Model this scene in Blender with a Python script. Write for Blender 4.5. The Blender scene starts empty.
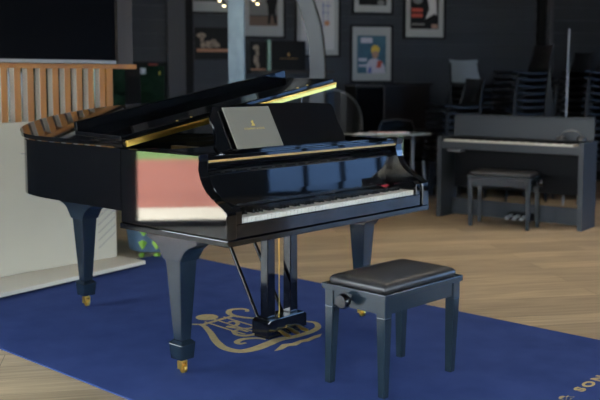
import bpy, bmesh, math, random
from mathutils import Vector, Matrix
random.seed(7)
S = bpy.context.scene
COL = S.collection
PI = math.pi
# ------------------------------------------------------------------ materials
def mat(name, col, rough=.5, metal=0, spec=.5, coat=0, noise=None, bump=None, sheen=0, emit=None, trans=0):
    m = bpy.data.materials.new(name); m.use_nodes = True
    nt = m.node_tree; b = nt.nodes['Principled BSDF']
    b.inputs['Base Color'].default_value = (*col, 1)
    b.inputs['Roughness'].default_value = rough
    b.inputs['Metallic'].default_value = metal
    b.inputs['Specular IOR Level'].default_value = spec
    b.inputs['Coat Weight'].default_value = coat
    b.inputs['Coat Roughness'].default_value = .03
    b.inputs['Sheen Weight'].default_value = sheen
    if trans: b.inputs['Transmission Weight'].default_value = trans
    if emit:
        b.inputs['Emission Color'].default_value = (*emit[0], 1); b.inputs['Emission Strength'].default_value = emit[1]
    tc = nt.nodes.new('ShaderNodeTexCoord')
    if noise:
        sc, c2, stretch = noise
        mp = nt.nodes.new('ShaderNodeMapping'); mp.inputs['Scale'].default_value = stretch
        nz = nt.nodes.new('ShaderNodeTexNoise'); nz.inputs['Scale'].default_value = sc; nz.inputs['Detail'].default_value = 6
        mx = nt.nodes.new('ShaderNodeMix'); mx.data_type = 'RGBA'
        mx.inputs['A'].default_value = (*col, 1); mx.inputs['B'].default_value = (*c2, 1)
        cr = nt.nodes.new('ShaderNodeMapRange'); cr.inputs['From Min'].default_value = .32; cr.inputs['From Max'].default_value = .68
        nt.links.new(tc.outputs['Object'], mp.inputs['Vector']); nt.links.new(mp.outputs['Vector'], nz.inputs['Vector'])
        nt.links.new(nz.outputs['Fac'], cr.inputs['Value']); nt.links.new(cr.outputs['Result'], mx.inputs['Factor'])
        nt.links.new(mx.outputs['Result'], b.inputs['Base Color'])
    if bump:
        sc, st, dist = bump
        nz = nt.nodes.new('ShaderNodeTexNoise'); nz.inputs['Scale'].default_value = sc; nz.inputs['Detail'].default_value = 4
        bp = nt.nodes.new('ShaderNodeBump'); bp.inputs['Strength'].default_value = st; bp.inputs['Distance'].default_value = dist
        nt.links.new(tc.outputs['Object'], nz.inputs['Vector']); nt.links.new(nz.outputs['Fac'], bp.inputs['Height'])
        nt.links.new(bp.outputs['Normal'], b.inputs['Normal'])
    return m
M = {}
M['ebony'] = mat('black_lacquer', (.0025, .003, .004), .035, spec=.62, coat=0, bump=(3, .02, .002))
M['ebony_soft'] = mat('black_satin', (.006, .007, .008), .35, spec=.3)
M['ebony_leg'] = mat('black_satin_lacquer', (.007, .013, .021), .2, spec=.5, coat=0)
M['bench_black'] = mat('black_bench_lacquer', (.009, .016, .023), .2, spec=.5)
M['leather'] = mat('black_leather', (.022, .022, .023), .36, spec=.55, bump=(260, .25, .001))
M['brass'] = mat('polished_brass', (.92, .60, .13), .3, metal=1)
M['brass_soft'] = mat('aged_brass', (.42, .24, .07), .35, metal=.5)
M['plate'] = mat('gold_plate', (.62, .42, .16), .4, metal=.7, noise=(9, (.45, .28, .1), (1, 1, 1)))
M['sound'] = mat('spruce_soundboard', (.42, .22, .09), .3, noise=(6, (.3, .14, .05), (1, 14, 1)))
M['ivory'] = mat('ivory_key', (.50, .48, .42), .3, spec=.3)
M['keyblack'] = mat('ebony_key', (.01, .01, .01), .25)
M['felt'] = mat('red_felt', (.35, .02, .03), .9)
M['strings'] = mat('steel_strings', (.55, .5, .42), .3, metal=1)
M['rug'] = mat('blue_wool', (.036, .058, .170), .95, spec=.03, noise=(5, (.028, .046, .14), (1, 1, 1)), bump=(420, .5, .003))
M['gold_wool'] = mat('gold_wool', (.40, .31, .15), .9, spec=.1, noise=(60, (.30, .23, .12), (1, 1, 1)))
M['cream'] = mat('cream_paint', (.41, .375, .285), .7, noise=(1.5, (.385, .35, .265), (1, 1, 1)))
M['stripe_shadow'] = mat('shadow_grey', (.22, .22, .20), .7)
M['platform'] = mat('cream_laminate', (.52, .48, .39), .5)
M['fin_wood'] = mat('orange_oak', (.34, .135, .016), .5, noise=(14, (.25, .09, .010), (1, 1, .08)))
M['fin_side_lit'] = mat('daylit_slat_grey', (.50, .46, .39), .4, noise=(14, (.42, .38, .32), (1, 1, .1)))  # daylight on the window-facing slat sides, put in as a pale grey colour
M['screen'] = mat('black_screen', (.0015, .0015, .002), .5, spec=.03)
M['bezel'] = mat('grey_bezel', (.20, .19, .18), .4)
M['siding'] = mat('charcoal_siding', (.030, .035, .043), .55, noise=(3, (.026, .030, .037), (.2, .2, 3)))
M['trimgrey'] = mat('grey_trim_paint', (.055, .055, .060), .6)
M['trimblack'] = mat('black_trim_paint', (.004, .004, .0045), .6, spec=.2)
M['darkwall'] = mat('dark_wall_paint', (.022, .022, .024), .8)
M['ceil'] = mat('ceiling_paint', (.09, .09, .09), .9)
M['column'] = mat('weathered_blue_grey', (.19, .28, .34), .5, noise=(7, (.11, .165, .21), (1, 1, .5)))
M['arch'] = mat('brushed_grey', (.060, .075, .092), .5, noise=(4, (.045, .057, .07), (1, 1, .5)))
M['digital'] = mat('blue_grey_laminate', (.024, .031, .039), .5)
M['digital_dark'] = mat('black_laminate', (.006, .0065, .008), .6, spec=.15)
M['silver'] = mat('polished_steel', (.75, .77, .8), .35, metal=.55)
M['grey_metal'] = mat('dull_grey_metal', (.22, .23, .24), .4, metal=.8)
M['chair'] = mat('black_chair_shell', (.007, .007, .008), .4, spec=.35)
M['chair_leg'] = mat('dark_chair_metal', (.012, .014, .017), .4, metal=.5)
M['pot'] = mat('blue_grey_ceramic', (.09, .15, .22), .45, noise=(5, (.07, .12, .18), (1, 1, 1)))
M['soil'] = mat('soil', (.03, .02, .012), .95)
M['leaf'] = mat('fern_green', (.10, .30, .03), .5, noise=(8, (.28, .45, .04), (1, 1, 1)))
M['folder'] = mat('grey_beige_folder', (.14, .132, .105), .6)
M['gold_print'] = mat('gold_print', (.75, .58, .16), .35, metal=.5)
M['paper'] = mat('white_paper', (.75, .75, .76), .6)
M['mat_board'] = mat('off_white_mount', (.34, .35, .34), .7)
M['frame_black'] = mat('black_frame', (.003, .003, .003), .5, spec=.2)
M['art_black'] = mat('print_black', (.003, .003, .003), .5, spec=.25)
M['art_dark'] = mat('print_dark', (.03, .028, .022), .5)
M['art_grey'] = mat('print_grey', (.16, .16, .15), .5)
M['art_brown'] = mat('print_brown', (.13, .08, .05), .5)
M['art_teal'] = mat('print_teal', (.035, .12, .17), .5, noise=(9, (.02, .08, .13), (1, 1, 1)))
M['art_red'] = mat('print_red', (.45, .06, .03), .5)
M['art_orange'] = mat('print_orange', (.45, .20, .10), .5)
M['art_yellow'] = mat('print_yellow', (.6, .40, .05), .5)
M['art_skin'] = mat('print_skin', (.35, .20, .14), .5)
M['art_pink'] = mat('print_pink_white', (.45, .42, .50), .5)
M['art_blue'] = mat('print_blue', (.10, .13, .35), .5)
M['art_white'] = mat('print_white', (.5, .5, .5), .5)
M['bone'] = mat('bone_print', (.42, .32, .22), .5, noise=(40, (.10, .07, .05), (1, 1, 1)))
M['glass_edge'] = mat('green_glass_edge', (.35, .55, .45), .2)
M['glass_top'] = mat('frosted_glass_top', (.30, .33, .30), .15)
M['mag_red'] = mat('red_magazine_cover', (.75, .16, .12), .5, noise=(14, (.75, .6, .5), (1, 1, 1)))
M['upright'] = mat('dark_walnut_black', (.006, .004, .0035), .35, spec=.3)
M['bag_white'] = mat('pale_grey_tone', (.30, .34, .38), .3)
M['timber'] = mat('dim_brown_timber', (.04, .032, .026), .6, noise=(12, (.03, .024, .02), (1, 1, .1)))
M['terracotta'] = mat('terracotta_paving', (.30, .085, .05), .8, noise=(1.2, (.24, .065, .04), (1, 1, 1)))
M['paving'] = mat('pale_paving_and_sunlit_floor', (.60, .54, .44), .8, noise=(2, (.52, .46, .37), (1, 1, 1)))
M['asphalt'] = mat('grey_asphalt', (.045, .06, .085), .8, noise=(.5, (.07, .09, .12), (1, 1, 1)))
M['grass'] = mat('grass_green', (.13, .22, .05), .9, noise=(3, (.07, .14, .03), (1, 1, 1)))
M['hedge'] = mat('hedge_green', (.07, .10, .05), .8, noise=(4, (.015, .025, .015), (1, 1, 1)), bump=(9, 1, .2))
M['white_car'] = mat('pale_render', (.6, .62, .65), .6)
M['lamp'] = mat('warm_glint', (1, .9, .6), .5, emit=((1, .82, .45), 2.5))
M['dark_cable'] = mat('black_plastic', (.02, .02, .02), .4)
def glassmat(name, tint, k):
    m = bpy.data.materials.new(name); m.use_nodes = True; nt = m.node_tree; nt.nodes.clear()
    o = nt.nodes.new('ShaderNodeOutputMaterial'); t = nt.nodes.new('ShaderNodeBsdfTransparent'); g = nt.nodes.new('ShaderNodeBsdfGlossy')
    t.inputs['Color'].default_value = (*tint, 1); g.inputs['Roughness'].default_value = .02
    f = nt.nodes.new('ShaderNodeFresnel'); f.inputs['IOR'].default_value = k
    x = nt.nodes.new('ShaderNodeMixShader')
    nt.links.new(f.outputs[0], x.inputs[0]); nt.links.new(t.outputs[0], x.inputs[1]); nt.links.new(g.outputs[0], x.inputs[2]); nt.links.new(x.outputs[0], o.inputs[0])
    return m
M['glass'] = glassmat('window_glass', (.93, .95, .96), 1.4)
M['tinted'] = glassmat('tinted_window_glass', (.10, .14, .13), 1.3)
M['blueglass'] = glassmat('blue_tinted_glass', (.38, .50, .66), 1.4)
M['smoke'] = glassmat('smoked_plastic', (.55, .58, .6), 1.5)
# oak floor planks
def oak():
    m = bpy.data.materials.new('oak_planks'); m.use_nodes = True; nt = m.node_tree; b = nt.nodes['Principled BSDF']
    tc = nt.nodes.new('ShaderNodeTexCoord'); mp = nt.nodes.new('ShaderNodeMapping')
    mp.inputs['Rotation'].default_value = (0, 0, -math.radians(10.5))
    nt.links.new(tc.outputs['Object'], mp.inputs['Vector'])
    br = nt.nodes.new('ShaderNodeTexBrick')
    br.inputs['Scale'].default_value = 1; br.inputs['Brick Width'].default_value = 1.7; br.inputs['Row Height'].default_value = .19
    br.inputs['Mortar Size'].default_value = .0022; br.inputs['Mortar Smooth'].default_value = .2; br.inputs['Bias'].default_value = 0
    br.inputs['Color1'].default_value = (.44, .33, .20, 1); br.inputs['Color2'].default_value = (.27, .20, .12, 1); br.inputs['Mortar'].default_value = (.14, .10, .06, 1)
    br.offset = .37
    nt.links.new(mp.outputs[0], br.inputs['Vector'])
    m2 = nt.nodes.new('ShaderNodeMapping'); m2.inputs['Scale'].default_value = (1.3, 22, 1)
    nt.links.new(mp.outputs[0], m2.inputs['Vector'])
    nz = nt.nodes.new('ShaderNodeTexNoise'); nz.inputs['Scale'].default_value = 1.6; nz.inputs['Detail'].default_value = 8; nz.inputs['Distortion'].default_value = .6
    nt.links.new(m2.outputs[0], nz.inputs['Vector'])
    r = nt.nodes.new('ShaderNodeMapRange'); r.inputs['From Min'].default_value = .3; r.inputs['From Max'].default_value = .7; r.inputs['To Min'].default_value = .68; r.inputs['To Max'].default_value = 1.22
    nt.links.new(nz.outputs['Fac'], r.inputs['Value'])
    nk = nt.nodes.new('ShaderNodeTexNoise'); nk.inputs['Scale'].default_value = 1.5; nk.inputs['Detail'].default_value = 2
    nt.links.new(mp.outputs[0], nk.inputs['Vector'])
    r2 = nt.nodes.new('ShaderNodeMapRange'); r2.inputs['To Min'].default_value = .8; r2.inputs['To Max'].default_value = 1.2
    nt.links.new(nk.outputs['Fac'], r2.inputs['Value'])
    mu = nt.nodes.new('ShaderNodeMath'); mu.operation = 'MULTIPLY'; nt.links.new(r.outputs[0], mu.inputs[0]); nt.links.new(r2.outputs[0], mu.inputs[1])
    vm = nt.nodes.new('ShaderNodeVectorMath'); vm.operation = 'SCALE'
    nt.links.new(br.outputs['Color'], vm.inputs[0]); nt.links.new(mu.outputs[0], vm.inputs['Scale'])
    nt.links.new(vm.outputs[0], b.inputs['Base Color'])
    b.inputs['Roughness'].default_value = .42; b.inputs['Specular IOR Level'].default_value = .4
    bp = nt.nodes.new('ShaderNodeBump'); bp.inputs['Strength'].default_value = .15; bp.inputs['Distance'].default_value = .003
    nt.links.new(nz.outputs['Fac'], bp.inputs['Height']); nt.links.new(bp.outputs[0], b.inputs['Normal'])
    return m
M['oak'] = oak()
# ------------------------------------------------------------------ mesh helpers
def bm_(): return bmesh.new()
def box(bm, x0, x1, y0, y1, z0, z1, bev=0):
    vs = [bm.verts.new((x, y, z)) for x in (x0, x1) for y in (y0, y1) for z in (z0, z1)]
    f = [(0, 1, 3, 2), (4, 6, 7, 5), (0, 4, 5, 1), (2, 3, 7, 6), (0, 2, 6, 4), (1, 5, 7, 3)]
    fs = [bm.faces.new([vs[i] for i in q]) for q in f]
    if bev:
        es = list({e for q in fs for e in q.edges})
        bmesh.ops.bevel(bm, geom=es, offset=bev, segments=2, profile=.5, affect='EDGES')
def hexa(bm, bot, top, bev=0):
    """bot and top: four (x,y,z) each, same winding"""
    vs = [bm.verts.new(p) for p in bot + top]
    fs = [bm.faces.new([vs[i] for i in q]) for q in [(3, 2, 1, 0), (4, 5, 6, 7), (0, 1, 5, 4), (1, 2, 6, 5), (2, 3, 7, 6), (3, 0, 4, 7)]]
    if bev:
        es = list({e for q in fs for e in q.edges})
        bmesh.ops.bevel(bm, geom=es, offset=bev, segments=2, profile=.5, affect='EDGES')
def rectpts(cx, cy, w, d, z): return [(cx - w / 2, cy - d / 2, z), (cx + w / 2, cy - d / 2, z), (cx + w / 2, cy + d / 2, z), (cx - w / 2, cy + d / 2, z)]
def prism(bm, pts, a, b, axis='z', bev=0):
    """extrude a 2D polygon between a and b along axis; (x,y) for z, (y,z) for x, (x,z) for y"""
    def mk(p, t):
        if axis == 'z': return (p[0], p[1], t)
        if axis == 'x': return (t, p[0], p[1])
        return (p[0], t, p[1])
    A = [bm.verts.new(mk(p, a)) for p in pts]; B = [bm.verts.new(mk(p, b)) for p in pts]
    n = len(pts); fs = [bm.faces.new(A), bm.faces.new(B[::-1])]
    caps = list(fs[0].edges) + list(fs[1].edges)
    for i in range(n):
        j = (i + 1) % n; fs.append(bm.faces.new([A[i], B[i], B[j], A[j]]))
    if bev:
        bmesh.ops.bevel(bm, geom=caps, offset=bev, segments=2, profile=.5, affect='EDGES')
def tube(bm, pts, r, n=8, flat=None):
    pts = [Vector(p) for p in pts]; rings = []
    for i, p in enumerate(pts):
        t = (pts[min(i + 1, len(pts) - 1)] - pts[max(i - 1, 0)]).normalized()
        up = Vector((0, 0, 1)) if abs(t.z) < .95 else Vector((0, 1, 0))
        a = t.cross(up).normalized(); b = a.cross(t)
        rr = r[i] if isinstance(r, (list, tuple)) else r
        rings.append([bm.verts.new(p + (a * math.cos(k * 2 * PI / n) + b * math.sin(k * 2 * PI / n) * (flat or 1)) * rr) for k in range(n)])
    for i in range(len(rings) - 1):
        for k in range(n):
            f = bm.faces.new([rings[i][k], rings[i][(k + 1) % n], rings[i + 1][(k + 1) % n], rings[i + 1][k]]); f.smooth = True
    bm.faces.new(rings[0][::-1]); bm.faces.new(rings[-1])
def lathe(bm, prof, c=(0, 0, 0), n=24, axis='z'):
    rings = []
    for r, h in prof:
        ring = []
        for k in range(n):
            a = 2 * PI * k / n
            p = {'z': (r * math.cos(a), r * math.sin(a), h), 'x': (h, r * math.cos(a), r * math.sin(a)), 'y': (r * math.cos(a), h, r * math.sin(a))}[axis]
            ring.append(bm.verts.new((p[0] + c[0], p[1] + c[1], p[2] + c[2])))
        rings.append(ring)
    for i in range(len(rings) - 1):
        for k in range(n):
            f = bm.faces.new([rings[i][k], rings[i][(k + 1) % n], rings[i + 1][(k + 1) % n], rings[i + 1][k]]); f.smooth = True
    bm.faces.new(rings[0][::-1]); bm.faces.new(rings[-1])
def obj(name, bm, m, parent=None, smooth=None):
    bmesh.ops.recalc_face_normals(bm, faces=bm.faces)
    for e in bm.edges:
        if len(e.link_faces) == 2:
            an = e.calc_face_angle(0); a1, a2 = (f.calc_area() for f in e.link_faces)
            if an > .8 or (an > .3 and max(a1, a2) > 5 * min(a1, a2)): e.smooth = False
    me = bpy.data.meshes.new(name); bm.to_mesh(me); bm.free()
    me.materials.append(M[m])
    o = bpy.data.objects.new(name, me); COL.objects.link(o); o.parent = parent
    if smooth:
        for p in me.polygons: p.use_smooth = True
    return o
def bx(name, m, parent, *a, bev=0):
    b = bm_(); box(b, *a, bev=bev); return obj(name, b, m, parent)
def tag(o, label, cat, group=None, kind=None):
    o['label'] = label; o['category'] = cat
    if group: o['group'] = group
    if kind: o['kind'] = kind
    return o
def thing(name, label, cat, loc=(0, 0, 0), rz=0, group=None):
    o = bpy.data.objects.new(name, None); COL.objects.link(o); o.location = loc; o.rotation_euler = (0, 0, rz); o.empty_display_size = .1
    return tag(o, label, cat, group)
def struct(o): o['kind'] = 'structure'; return o
def copy_tree(o, parent=None):
    c = o.copy(); COL.objects.link(c); c.parent = parent
    for ch in [k for k in bpy.data.objects if k.parent == o]: copy_tree(ch, c)
    return c
def spline(pts, n=8):
    """Catmull-Rom through 2D/3D points"""
    P = [Vector(p) for p in pts]; P = [P[0] * 2 - P[1]] + P + [P[-1] * 2 - P[-2]]; out = []
    for i in range(1, len(P) - 2):
        for k in range(n):
            t = k / n
            out.append(.5 * ((2 * P[i]) + (P[i + 1] - P[i - 1]) * t + (2 * P[i - 1] - 5 * P[i] + 4 * P[i + 1] - P[i + 2]) * t * t + (3 * P[i] - P[i - 1] - 3 * P[i + 1] + P[i + 2]) * t ** 3))
    out.append(P[-2]); return out
# ------------------------------------------------------------------ camera and frames of reference
PIT, CY, F, H = .0891766, 157.34, 892.66, 1.3244
cam = bpy.data.cameras.new('camera'); co = bpy.data.objects.new('camera', cam); COL.objects.link(co)
co.location = (0, 0, H); co.rotation_euler = (PI / 2 - PIT, 0, 0)
cam.sensor_width = 36; cam.lens = F / 600 * 36; cam.shift_y = -(200 - CY) / 600
cam.dof.use_dof = True; cam.dof.focus_distance = 4.1; cam.dof.aperture_fstop = 2.2
S.camera = co
PL = (-.2957, 3.5855, 0); PA = .8332                     # the piano's front left corner and turn
def P2W(x, y, z=0): return (PL[0] + x * math.cos(PA) - y * math.sin(PA), PL[1] + x * math.sin(PA) + y * math.cos(PA), z)
WA = .244; W0 = (1.6, 10.9)                              # the back wall
def B2W(s, off=0, z=0): return (W0[0] + s * math.cos(WA) + off * math.sin(WA), W0[1] + s * math.sin(WA) - off * math.cos(WA), z)
# ------------------------------------------------------------------ room shell
XL, XR, YF, HC = -4.62, 6.4, -2.6, 3.1
fl = bm_(); prism(fl, [(XL - .12, YF), (XR + .12, YF), (XR + .12, 12.6), (XL - .12, 9.6)], -.06, 0); struct(obj('floor', fl, 'oak'))
ce = bm_(); prism(ce, [(XL - .1, YF - .1), (XR + .1, YF - .1), (XR + .1, 12.9), (XL - .1, 9.9)], HC, HC + .1); struct(obj('ceiling', ce, 'ceil'))
# back wall: lap siding, one mesh per stretch; local x along wall, y into it
def siding(name, s0, s1, z0, z1, m='siding'):
    b = bm_(); pitch = .157
    box(b, s0, s1, .03, .16, z0, z1)
    z = z0
    while z < z1 - .01:
        t = min(z + pitch, z1)
        prism(b, [(-.004, z), (.03, z), (.03, t - .014), (.016, t - .014)], s0, s1, 'x')
        z = t
    o = obj(name, b, m); o.location = (W0[0], W0[1], 0); o.rotation_euler = (0, 0, WA); return struct(o)
siding('wall_back', -2.90, 5.4, 0, HC)
siding('wall_back_left', -6.9, -3.19, 1.50, HC)
siding('wall_back_left_lower', -6.9, -3.19, 0, .80)
def wallbox(name, m, s0, s1, o0, o1, z0, z1, bev=0):
    b = bm_(); box(b, s0, s1, o0, o1, z0, z1, bev); o = obj(name, b, m); o.location = (W0[0], W0[1], 0); o.rotation_euler = (0, 0, WA); return o
struct(wallbox('trim_1', 'trimgrey', -3.19, -2.99, -.06, .16, 0, HC, .004))
struct(wallbox('trim_2', 'trimblack', -2.99, -2.90, -.03, .16, 0, HC, .003))
struct(wallbox('trim_3', 'trimblack', 1.40, 1.50, -.04, .03, 0, HC, .003))
struct(wallbox('trim_4', 'trimgrey', 1.54, 1.60, -.05, .03, 0, HC, .003))
# windows in the left stretch of the back wall
def back_window(n, s0, s1, z0=.80, z1=1.50, bars=()):
    fr = bm_(); w = .03
    box(fr, s0, s0 + w, .02, .10, z0, z1); box(fr, s1 - w, s1, .02, .10, z0, z1); box(fr, s0 + w, s1 - w, .02, .10, z0, z0 + w); box(fr, s0 + w, s1 - w, .02, .10, z1 - .045, z1)
    for s in bars: box(fr, s - .01, s + .01, .03, .09, z0 + w, z1 - .045)
    r = obj('window_%d' % n, fr, 'trimblack'); r.location = (W0[0], W0[1], 0); r.rotation_euler = (0, 0, WA); struct(r)
    pn = bm_(); box(pn, s0 + w, s1 - w, .055, .061, z0 + w, z1 - .045); p = obj('pane', pn, 'tinted', r)
    return r
w1 = back_window(1, -3.52, -3.19)
w2 = back_window(2, -3.86, -3.63)
w3 = back_window(3, -5.7, -3.95, bars=(-4.6, -5.1))
bx('sticker', 'paper', w1, -3.50, -3.43, .048, .052, 1.36, 1.43)
bx('warning_mark', 'art_yellow', w1, -3.285, -3.265, .048, .052, 1.355, 1.395)
bx('red_strip', 'art_red', w1, -3.40, -3.30, .018, .022, 1.462, 1.478)
struct(wallbox('wall_back_pier', 'trimblack', -3.63, -3.52, 0, .16, .80, 1.50))
struct(wallbox('wall_back_pier_left', 'trimblack', -3.95, -3.86, 0, .16, .80, 1.50))
struct(wallbox('wall_back_end', 'darkwall', -6.9, -5.7, 0, .16, .80, 1.50))
struct(wallbox('baseboard_back', 'trimblack', -2.90, 5.2, -.02, .0, 0, .12))
# left wall: glazing to the terrace, then solid wall
def wallx(name, x0, x1, y0, y1, z0, z1, m='darkwall'): return struct(bx(name, m, None, x0, x1, y0, y1, z0, z1))
wallx('wall_left', XL - .12, XL, 4.38, 9.7, 0, HC)
wallx('wall_left_head', XL - .12, XL, YF, 4.38, 2.72, HC)
wallx('wall_left_front', XL - .12, XL, YF, -2.2, 0, 2.72)
def side_window(n, X, y0, y1, z0, z1, mull, g='glass'):
    f = bm_(); w = .06
    box(f, X - .05, X + .05, y0, y1, z0, z0 + .05); box(f, X - .05, X + .05, y0, y1, z1 - .07, z1)
    for y in [y0 + w / 2, y1 - w / 2] + list(mull): box(f, X - .05, X + .05, y - w / 2, y + w / 2, z0 + .05, z1 - .07)
    r = struct(obj('window_%d' % n, f, 'trimblack')); ed = sorted([y0 + w / 2, y1 - w / 2] + list(mull))
    for a, c in zip(ed[:-1], ed[1:]): bx('pane', g, r, X - .004, X + .004, a + w / 2, c - w / 2, z0 + .05, z1 - .07)
side_window(4, XL - .06, -2.2, 4.38, 0, 2.72, (-.8, .7, 2.2))
# right wall with tall windows near the back
wallx('wall_right', XR, XR + .12, 2.4, 4.35, 0, HC)
wallx('wall_right_front', XR, XR + .12, YF, -2.2, 0, HC)
wallx('wall_right_front_head', XR, XR + .12, -2.2, 2.4, 2.8, HC)
side_window(7, XR + .06, -2.2, 2.4, 0, 2.8, (-1.1, .05, 1.2))  # unseen window added to bring more light onto the floor
wallx('wall_right_back', XR, XR + .12, 7.3, 12.8, 0, HC)
wallx('wall_right_head', XR, XR + .12, 4.35, 7.3, 2.4, HC)
side_window(5, XR + .06, 4.35, 7.3, 0, 2.4, (4.85, 5.3, 5.75, 6.2, 6.7), 'blueglass')
wallx('wall_front', XL, XL + .2, YF - .12, YF, 0, HC)
wallx('wall_front_right', .9, XR, YF - .12, YF, 0, HC)
wallx('wall_front_head', XL + .2, .9, YF - .12, YF, 2.8, HC)
fw = bm_(); FX = [XL + .23 + k * 1.045 for k in range(6)]; FX[-1] = .87
for x in FX: box(fw, x - .03, x + .03, YF - .1, YF - .02, 0, 2.8)
box(fw, FX[0] + .03, .84, YF - .1, YF - .02, 0, .05); box(fw, FX[0] + .03, .84, YF - .1, YF - .02, 2.74, 2.8)
fwo = struct(obj('window_6', fw, 'trimblack'))  # unseen glazing added to light the room from the front
for a, c in zip(FX[:-1], FX[1:]): bx('pane', 'glass', fwo, a + .03, c - .03, YF - .064, YF - .056, .05, 2.74)  # panes of the added front glazing
# outdoors
struct(bx('sunlit_floor_slab', 'paving', None, XL + .001, -3.6, YF + .001, 4.9, .0005, .006))  # indoors: sunlit floor beside the left glazing, put in as a pale slab
struct(bx('terrace_paving', 'paving', None, -5.95, XL - .12, -14, 9, -.10, -.02))
struct(bx('terrace_ground', 'terracotta', None, -11.6, -5.95, -14, 9, -.12, -.03))
struct(bx('lawn', 'grass', None, -45, -11.6, -40, 60, -.14, -.04))
struct(bx('yard_ground', 'asphalt', None, XR + .12, 50, -40, 60, -.12, -.03))
struct(bx('front_ground', 'paving', None, -11.6, XR + .12, -30, YF - .12, -.18, -.105))
struct(bx('rear_ground', 'grass', None, -11.6, XR + .12, 13.2, 50, -.14, -.04))
def bush(name, label, c, r, sc, sub=4, amp=.18):
    b = bm_(); bmesh.ops.create_icosphere(b, subdivisions=sub, radius=1)
    rnd = random.Random(name + label)
    ph = [rnd.random() * 6 for _ in range(9)]
    for v in b.verts:
        p = v.co; k = 1 + amp * (math.sin(5 * p.x + ph[0]) * math.sin(6 * p.y + ph[1]) + .6 * math.sin(11 * p.z + ph[2] + 3 * p.x) + .5 * rnd.random())
        v.co = Vector((p.x * sc[0] * k, p.y * sc[1] * k, p.z * sc[2] * k)) * r
    o = obj(name, b, 'hedge', smooth=True); o.location = c; return tag(o, label, 'hedge')
for i, (x, y) in enumerate(((-2.05, 12.3), (-3.75, 12.7), (-5.6, 12.3))):
    bush('garden_bush', ['dim green bush beyond the small dark window nearest the grey trim', 'dim green bush outside behind the right end of the slats', 'dim green bush outside behind the left slats'][i], (x, y, .95), 1, (.68, .5, 1.1))
bush('garden_hedge', 'long green hedge at the far side of the lawn', (-17, 4, .5), 1, (1.2, 14, 1.2), 5)
rl = bm_(); box(rl, -6.9, -3.3, 1.0, 1.03, 1.12, 1.15)
for k in range(24): box(rl, -6.9 + k * .155, -6.88 + k * .155, 1.0, 1.03, -.04, 1.12)
ro = obj('garden_railing', rl, 'trimblack'); ro.location = (W0[0], W0[1], 0); ro.rotation_euler = (0, 0, WA)
tag(ro, 'black railing seen outside through the small dark windows', 'railing')
# ------------------------------------------------------------------ rug with woven lyre
rug = bm_(); prism(rug, [(-.285, -3.2), (1.815, -3.2), (1.815, 2.57), (-.285, 2.57)], .0005, .008, bev=.002)
rg = thing('rug', 'large dark blue rug with a woven gold lyre under the grand piano', 'rug', PL, PA)
obj('pile', rug, 'rug', rg)
ZR = .0095
def img2p(u, v, z=ZR):
    a, c = (u - 300) / F, (CY - v) / F
    r = (a, math.cos(PIT) + c * math.sin(PIT), -math.sin(PIT) + c * math.cos(PIT)); t = (z - H) / r[2]
    dx, dy = r[0] * t - PL[0], r[1] * t - PL[1]
    return (dx * math.cos(PA) + dy * math.sin(PA), -dx * math.sin(PA) + dy * math.cos(PA))
def strip(bm, pts, w):
    sp = spline([(*p, 0) for p in pts], 8); n = len(sp); L = []; R = []
    for i, p in enumerate(sp):
        t = (sp[min(i + 1, n - 1)] - sp[max(i - 1, 0)]).normalized(); nn = Vector((-t.y, t.x, 0)); f = i / (n - 1)
        ww = (w[0] + (w[1] - w[0]) * (1 - abs(2 * f - 1))) / 2 if isinstance(w, tuple) else w / 2
        L.append(bm.verts.new((p.x + nn.x * ww, p.y + nn.y * ww, ZR - .0007))); R.append(bm.verts.new((p.x - nn.x * ww, p.y - nn.y * ww, ZR - .0007)))
    for i in range(n - 1): bm.faces.new([L[i], L[i + 1], R[i + 1], R[i]])
ly = bm_()
PX = lambda l: [img2p(u, v) for u, v in l]
strip(ly, PX([(192, 324), (202.5, 325), (210, 332), (216, 341), (225, 348), (240, 351), (255, 348.5), (267, 344), (280, 339), (296, 336), (311, 331.5), (318, 327), (315, 322.5), (304.5, 321)]), (.022, .062))
strip(ly, PX([(202.5, 324.5), (218, 320), (234, 315.5)]), .028)
strip(ly, PX([(247, 311.5), (246.7, 309.5), (240, 308.7), (231, 309.5), (228.7, 312.5), (234, 315.5), (247.5, 317.6), (260, 317.9), (275, 316.5)]), (.022, .034))
strip(ly, PX([(223.5, 316.7), (252, 325.2), (262, 328)]), .015)
strip(ly, PX([(204.7, 321.5), (232.5, 330.5), (245, 334)]), .015)
strip(ly, PX([(214, 319), (236, 326), (256, 332)]), .013)
strip(ly, PX([(228, 322.5), (233, 321), (238, 323), (234, 326), (228, 326.5), (238, 328), (250, 328), (256, 325)]), (.015, .03))
strip(ly, PX([(232.5, 330.5), (236, 334), (244, 335.5), (254, 334), (258, 330)]), (.018, .034))
strip(ly, PX([(233, 331), (240, 329.5), (248, 331.5)]), .02)
strip(ly, PX([(246, 342.5), (240, 343.6), (237, 341.7), (243, 339), (256, 338), (266, 339)]), (.02, .036))
cx, cy = img2p(207, 317)
prism(ly, [(cx + .062 * math.cos(k * PI / 10), cy + .062 * math.sin(k * PI / 10)) for k in range(20)], ZR - .0010, ZR - .0006)
br = [(274, 351), (282, 344), (292, 343), (300, 340), (307, 338.5), (314, 335.5), (322, 333.5), (320, 336.5), (314, 338.5), (309, 341), (302, 342), (297, 345), (288, 346), (283, 349)]
prism(ly, PX(br), ZR - .0010, ZR - .0006)
obj('lyre_emblem', ly, 'gold_wool', rg)
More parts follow.
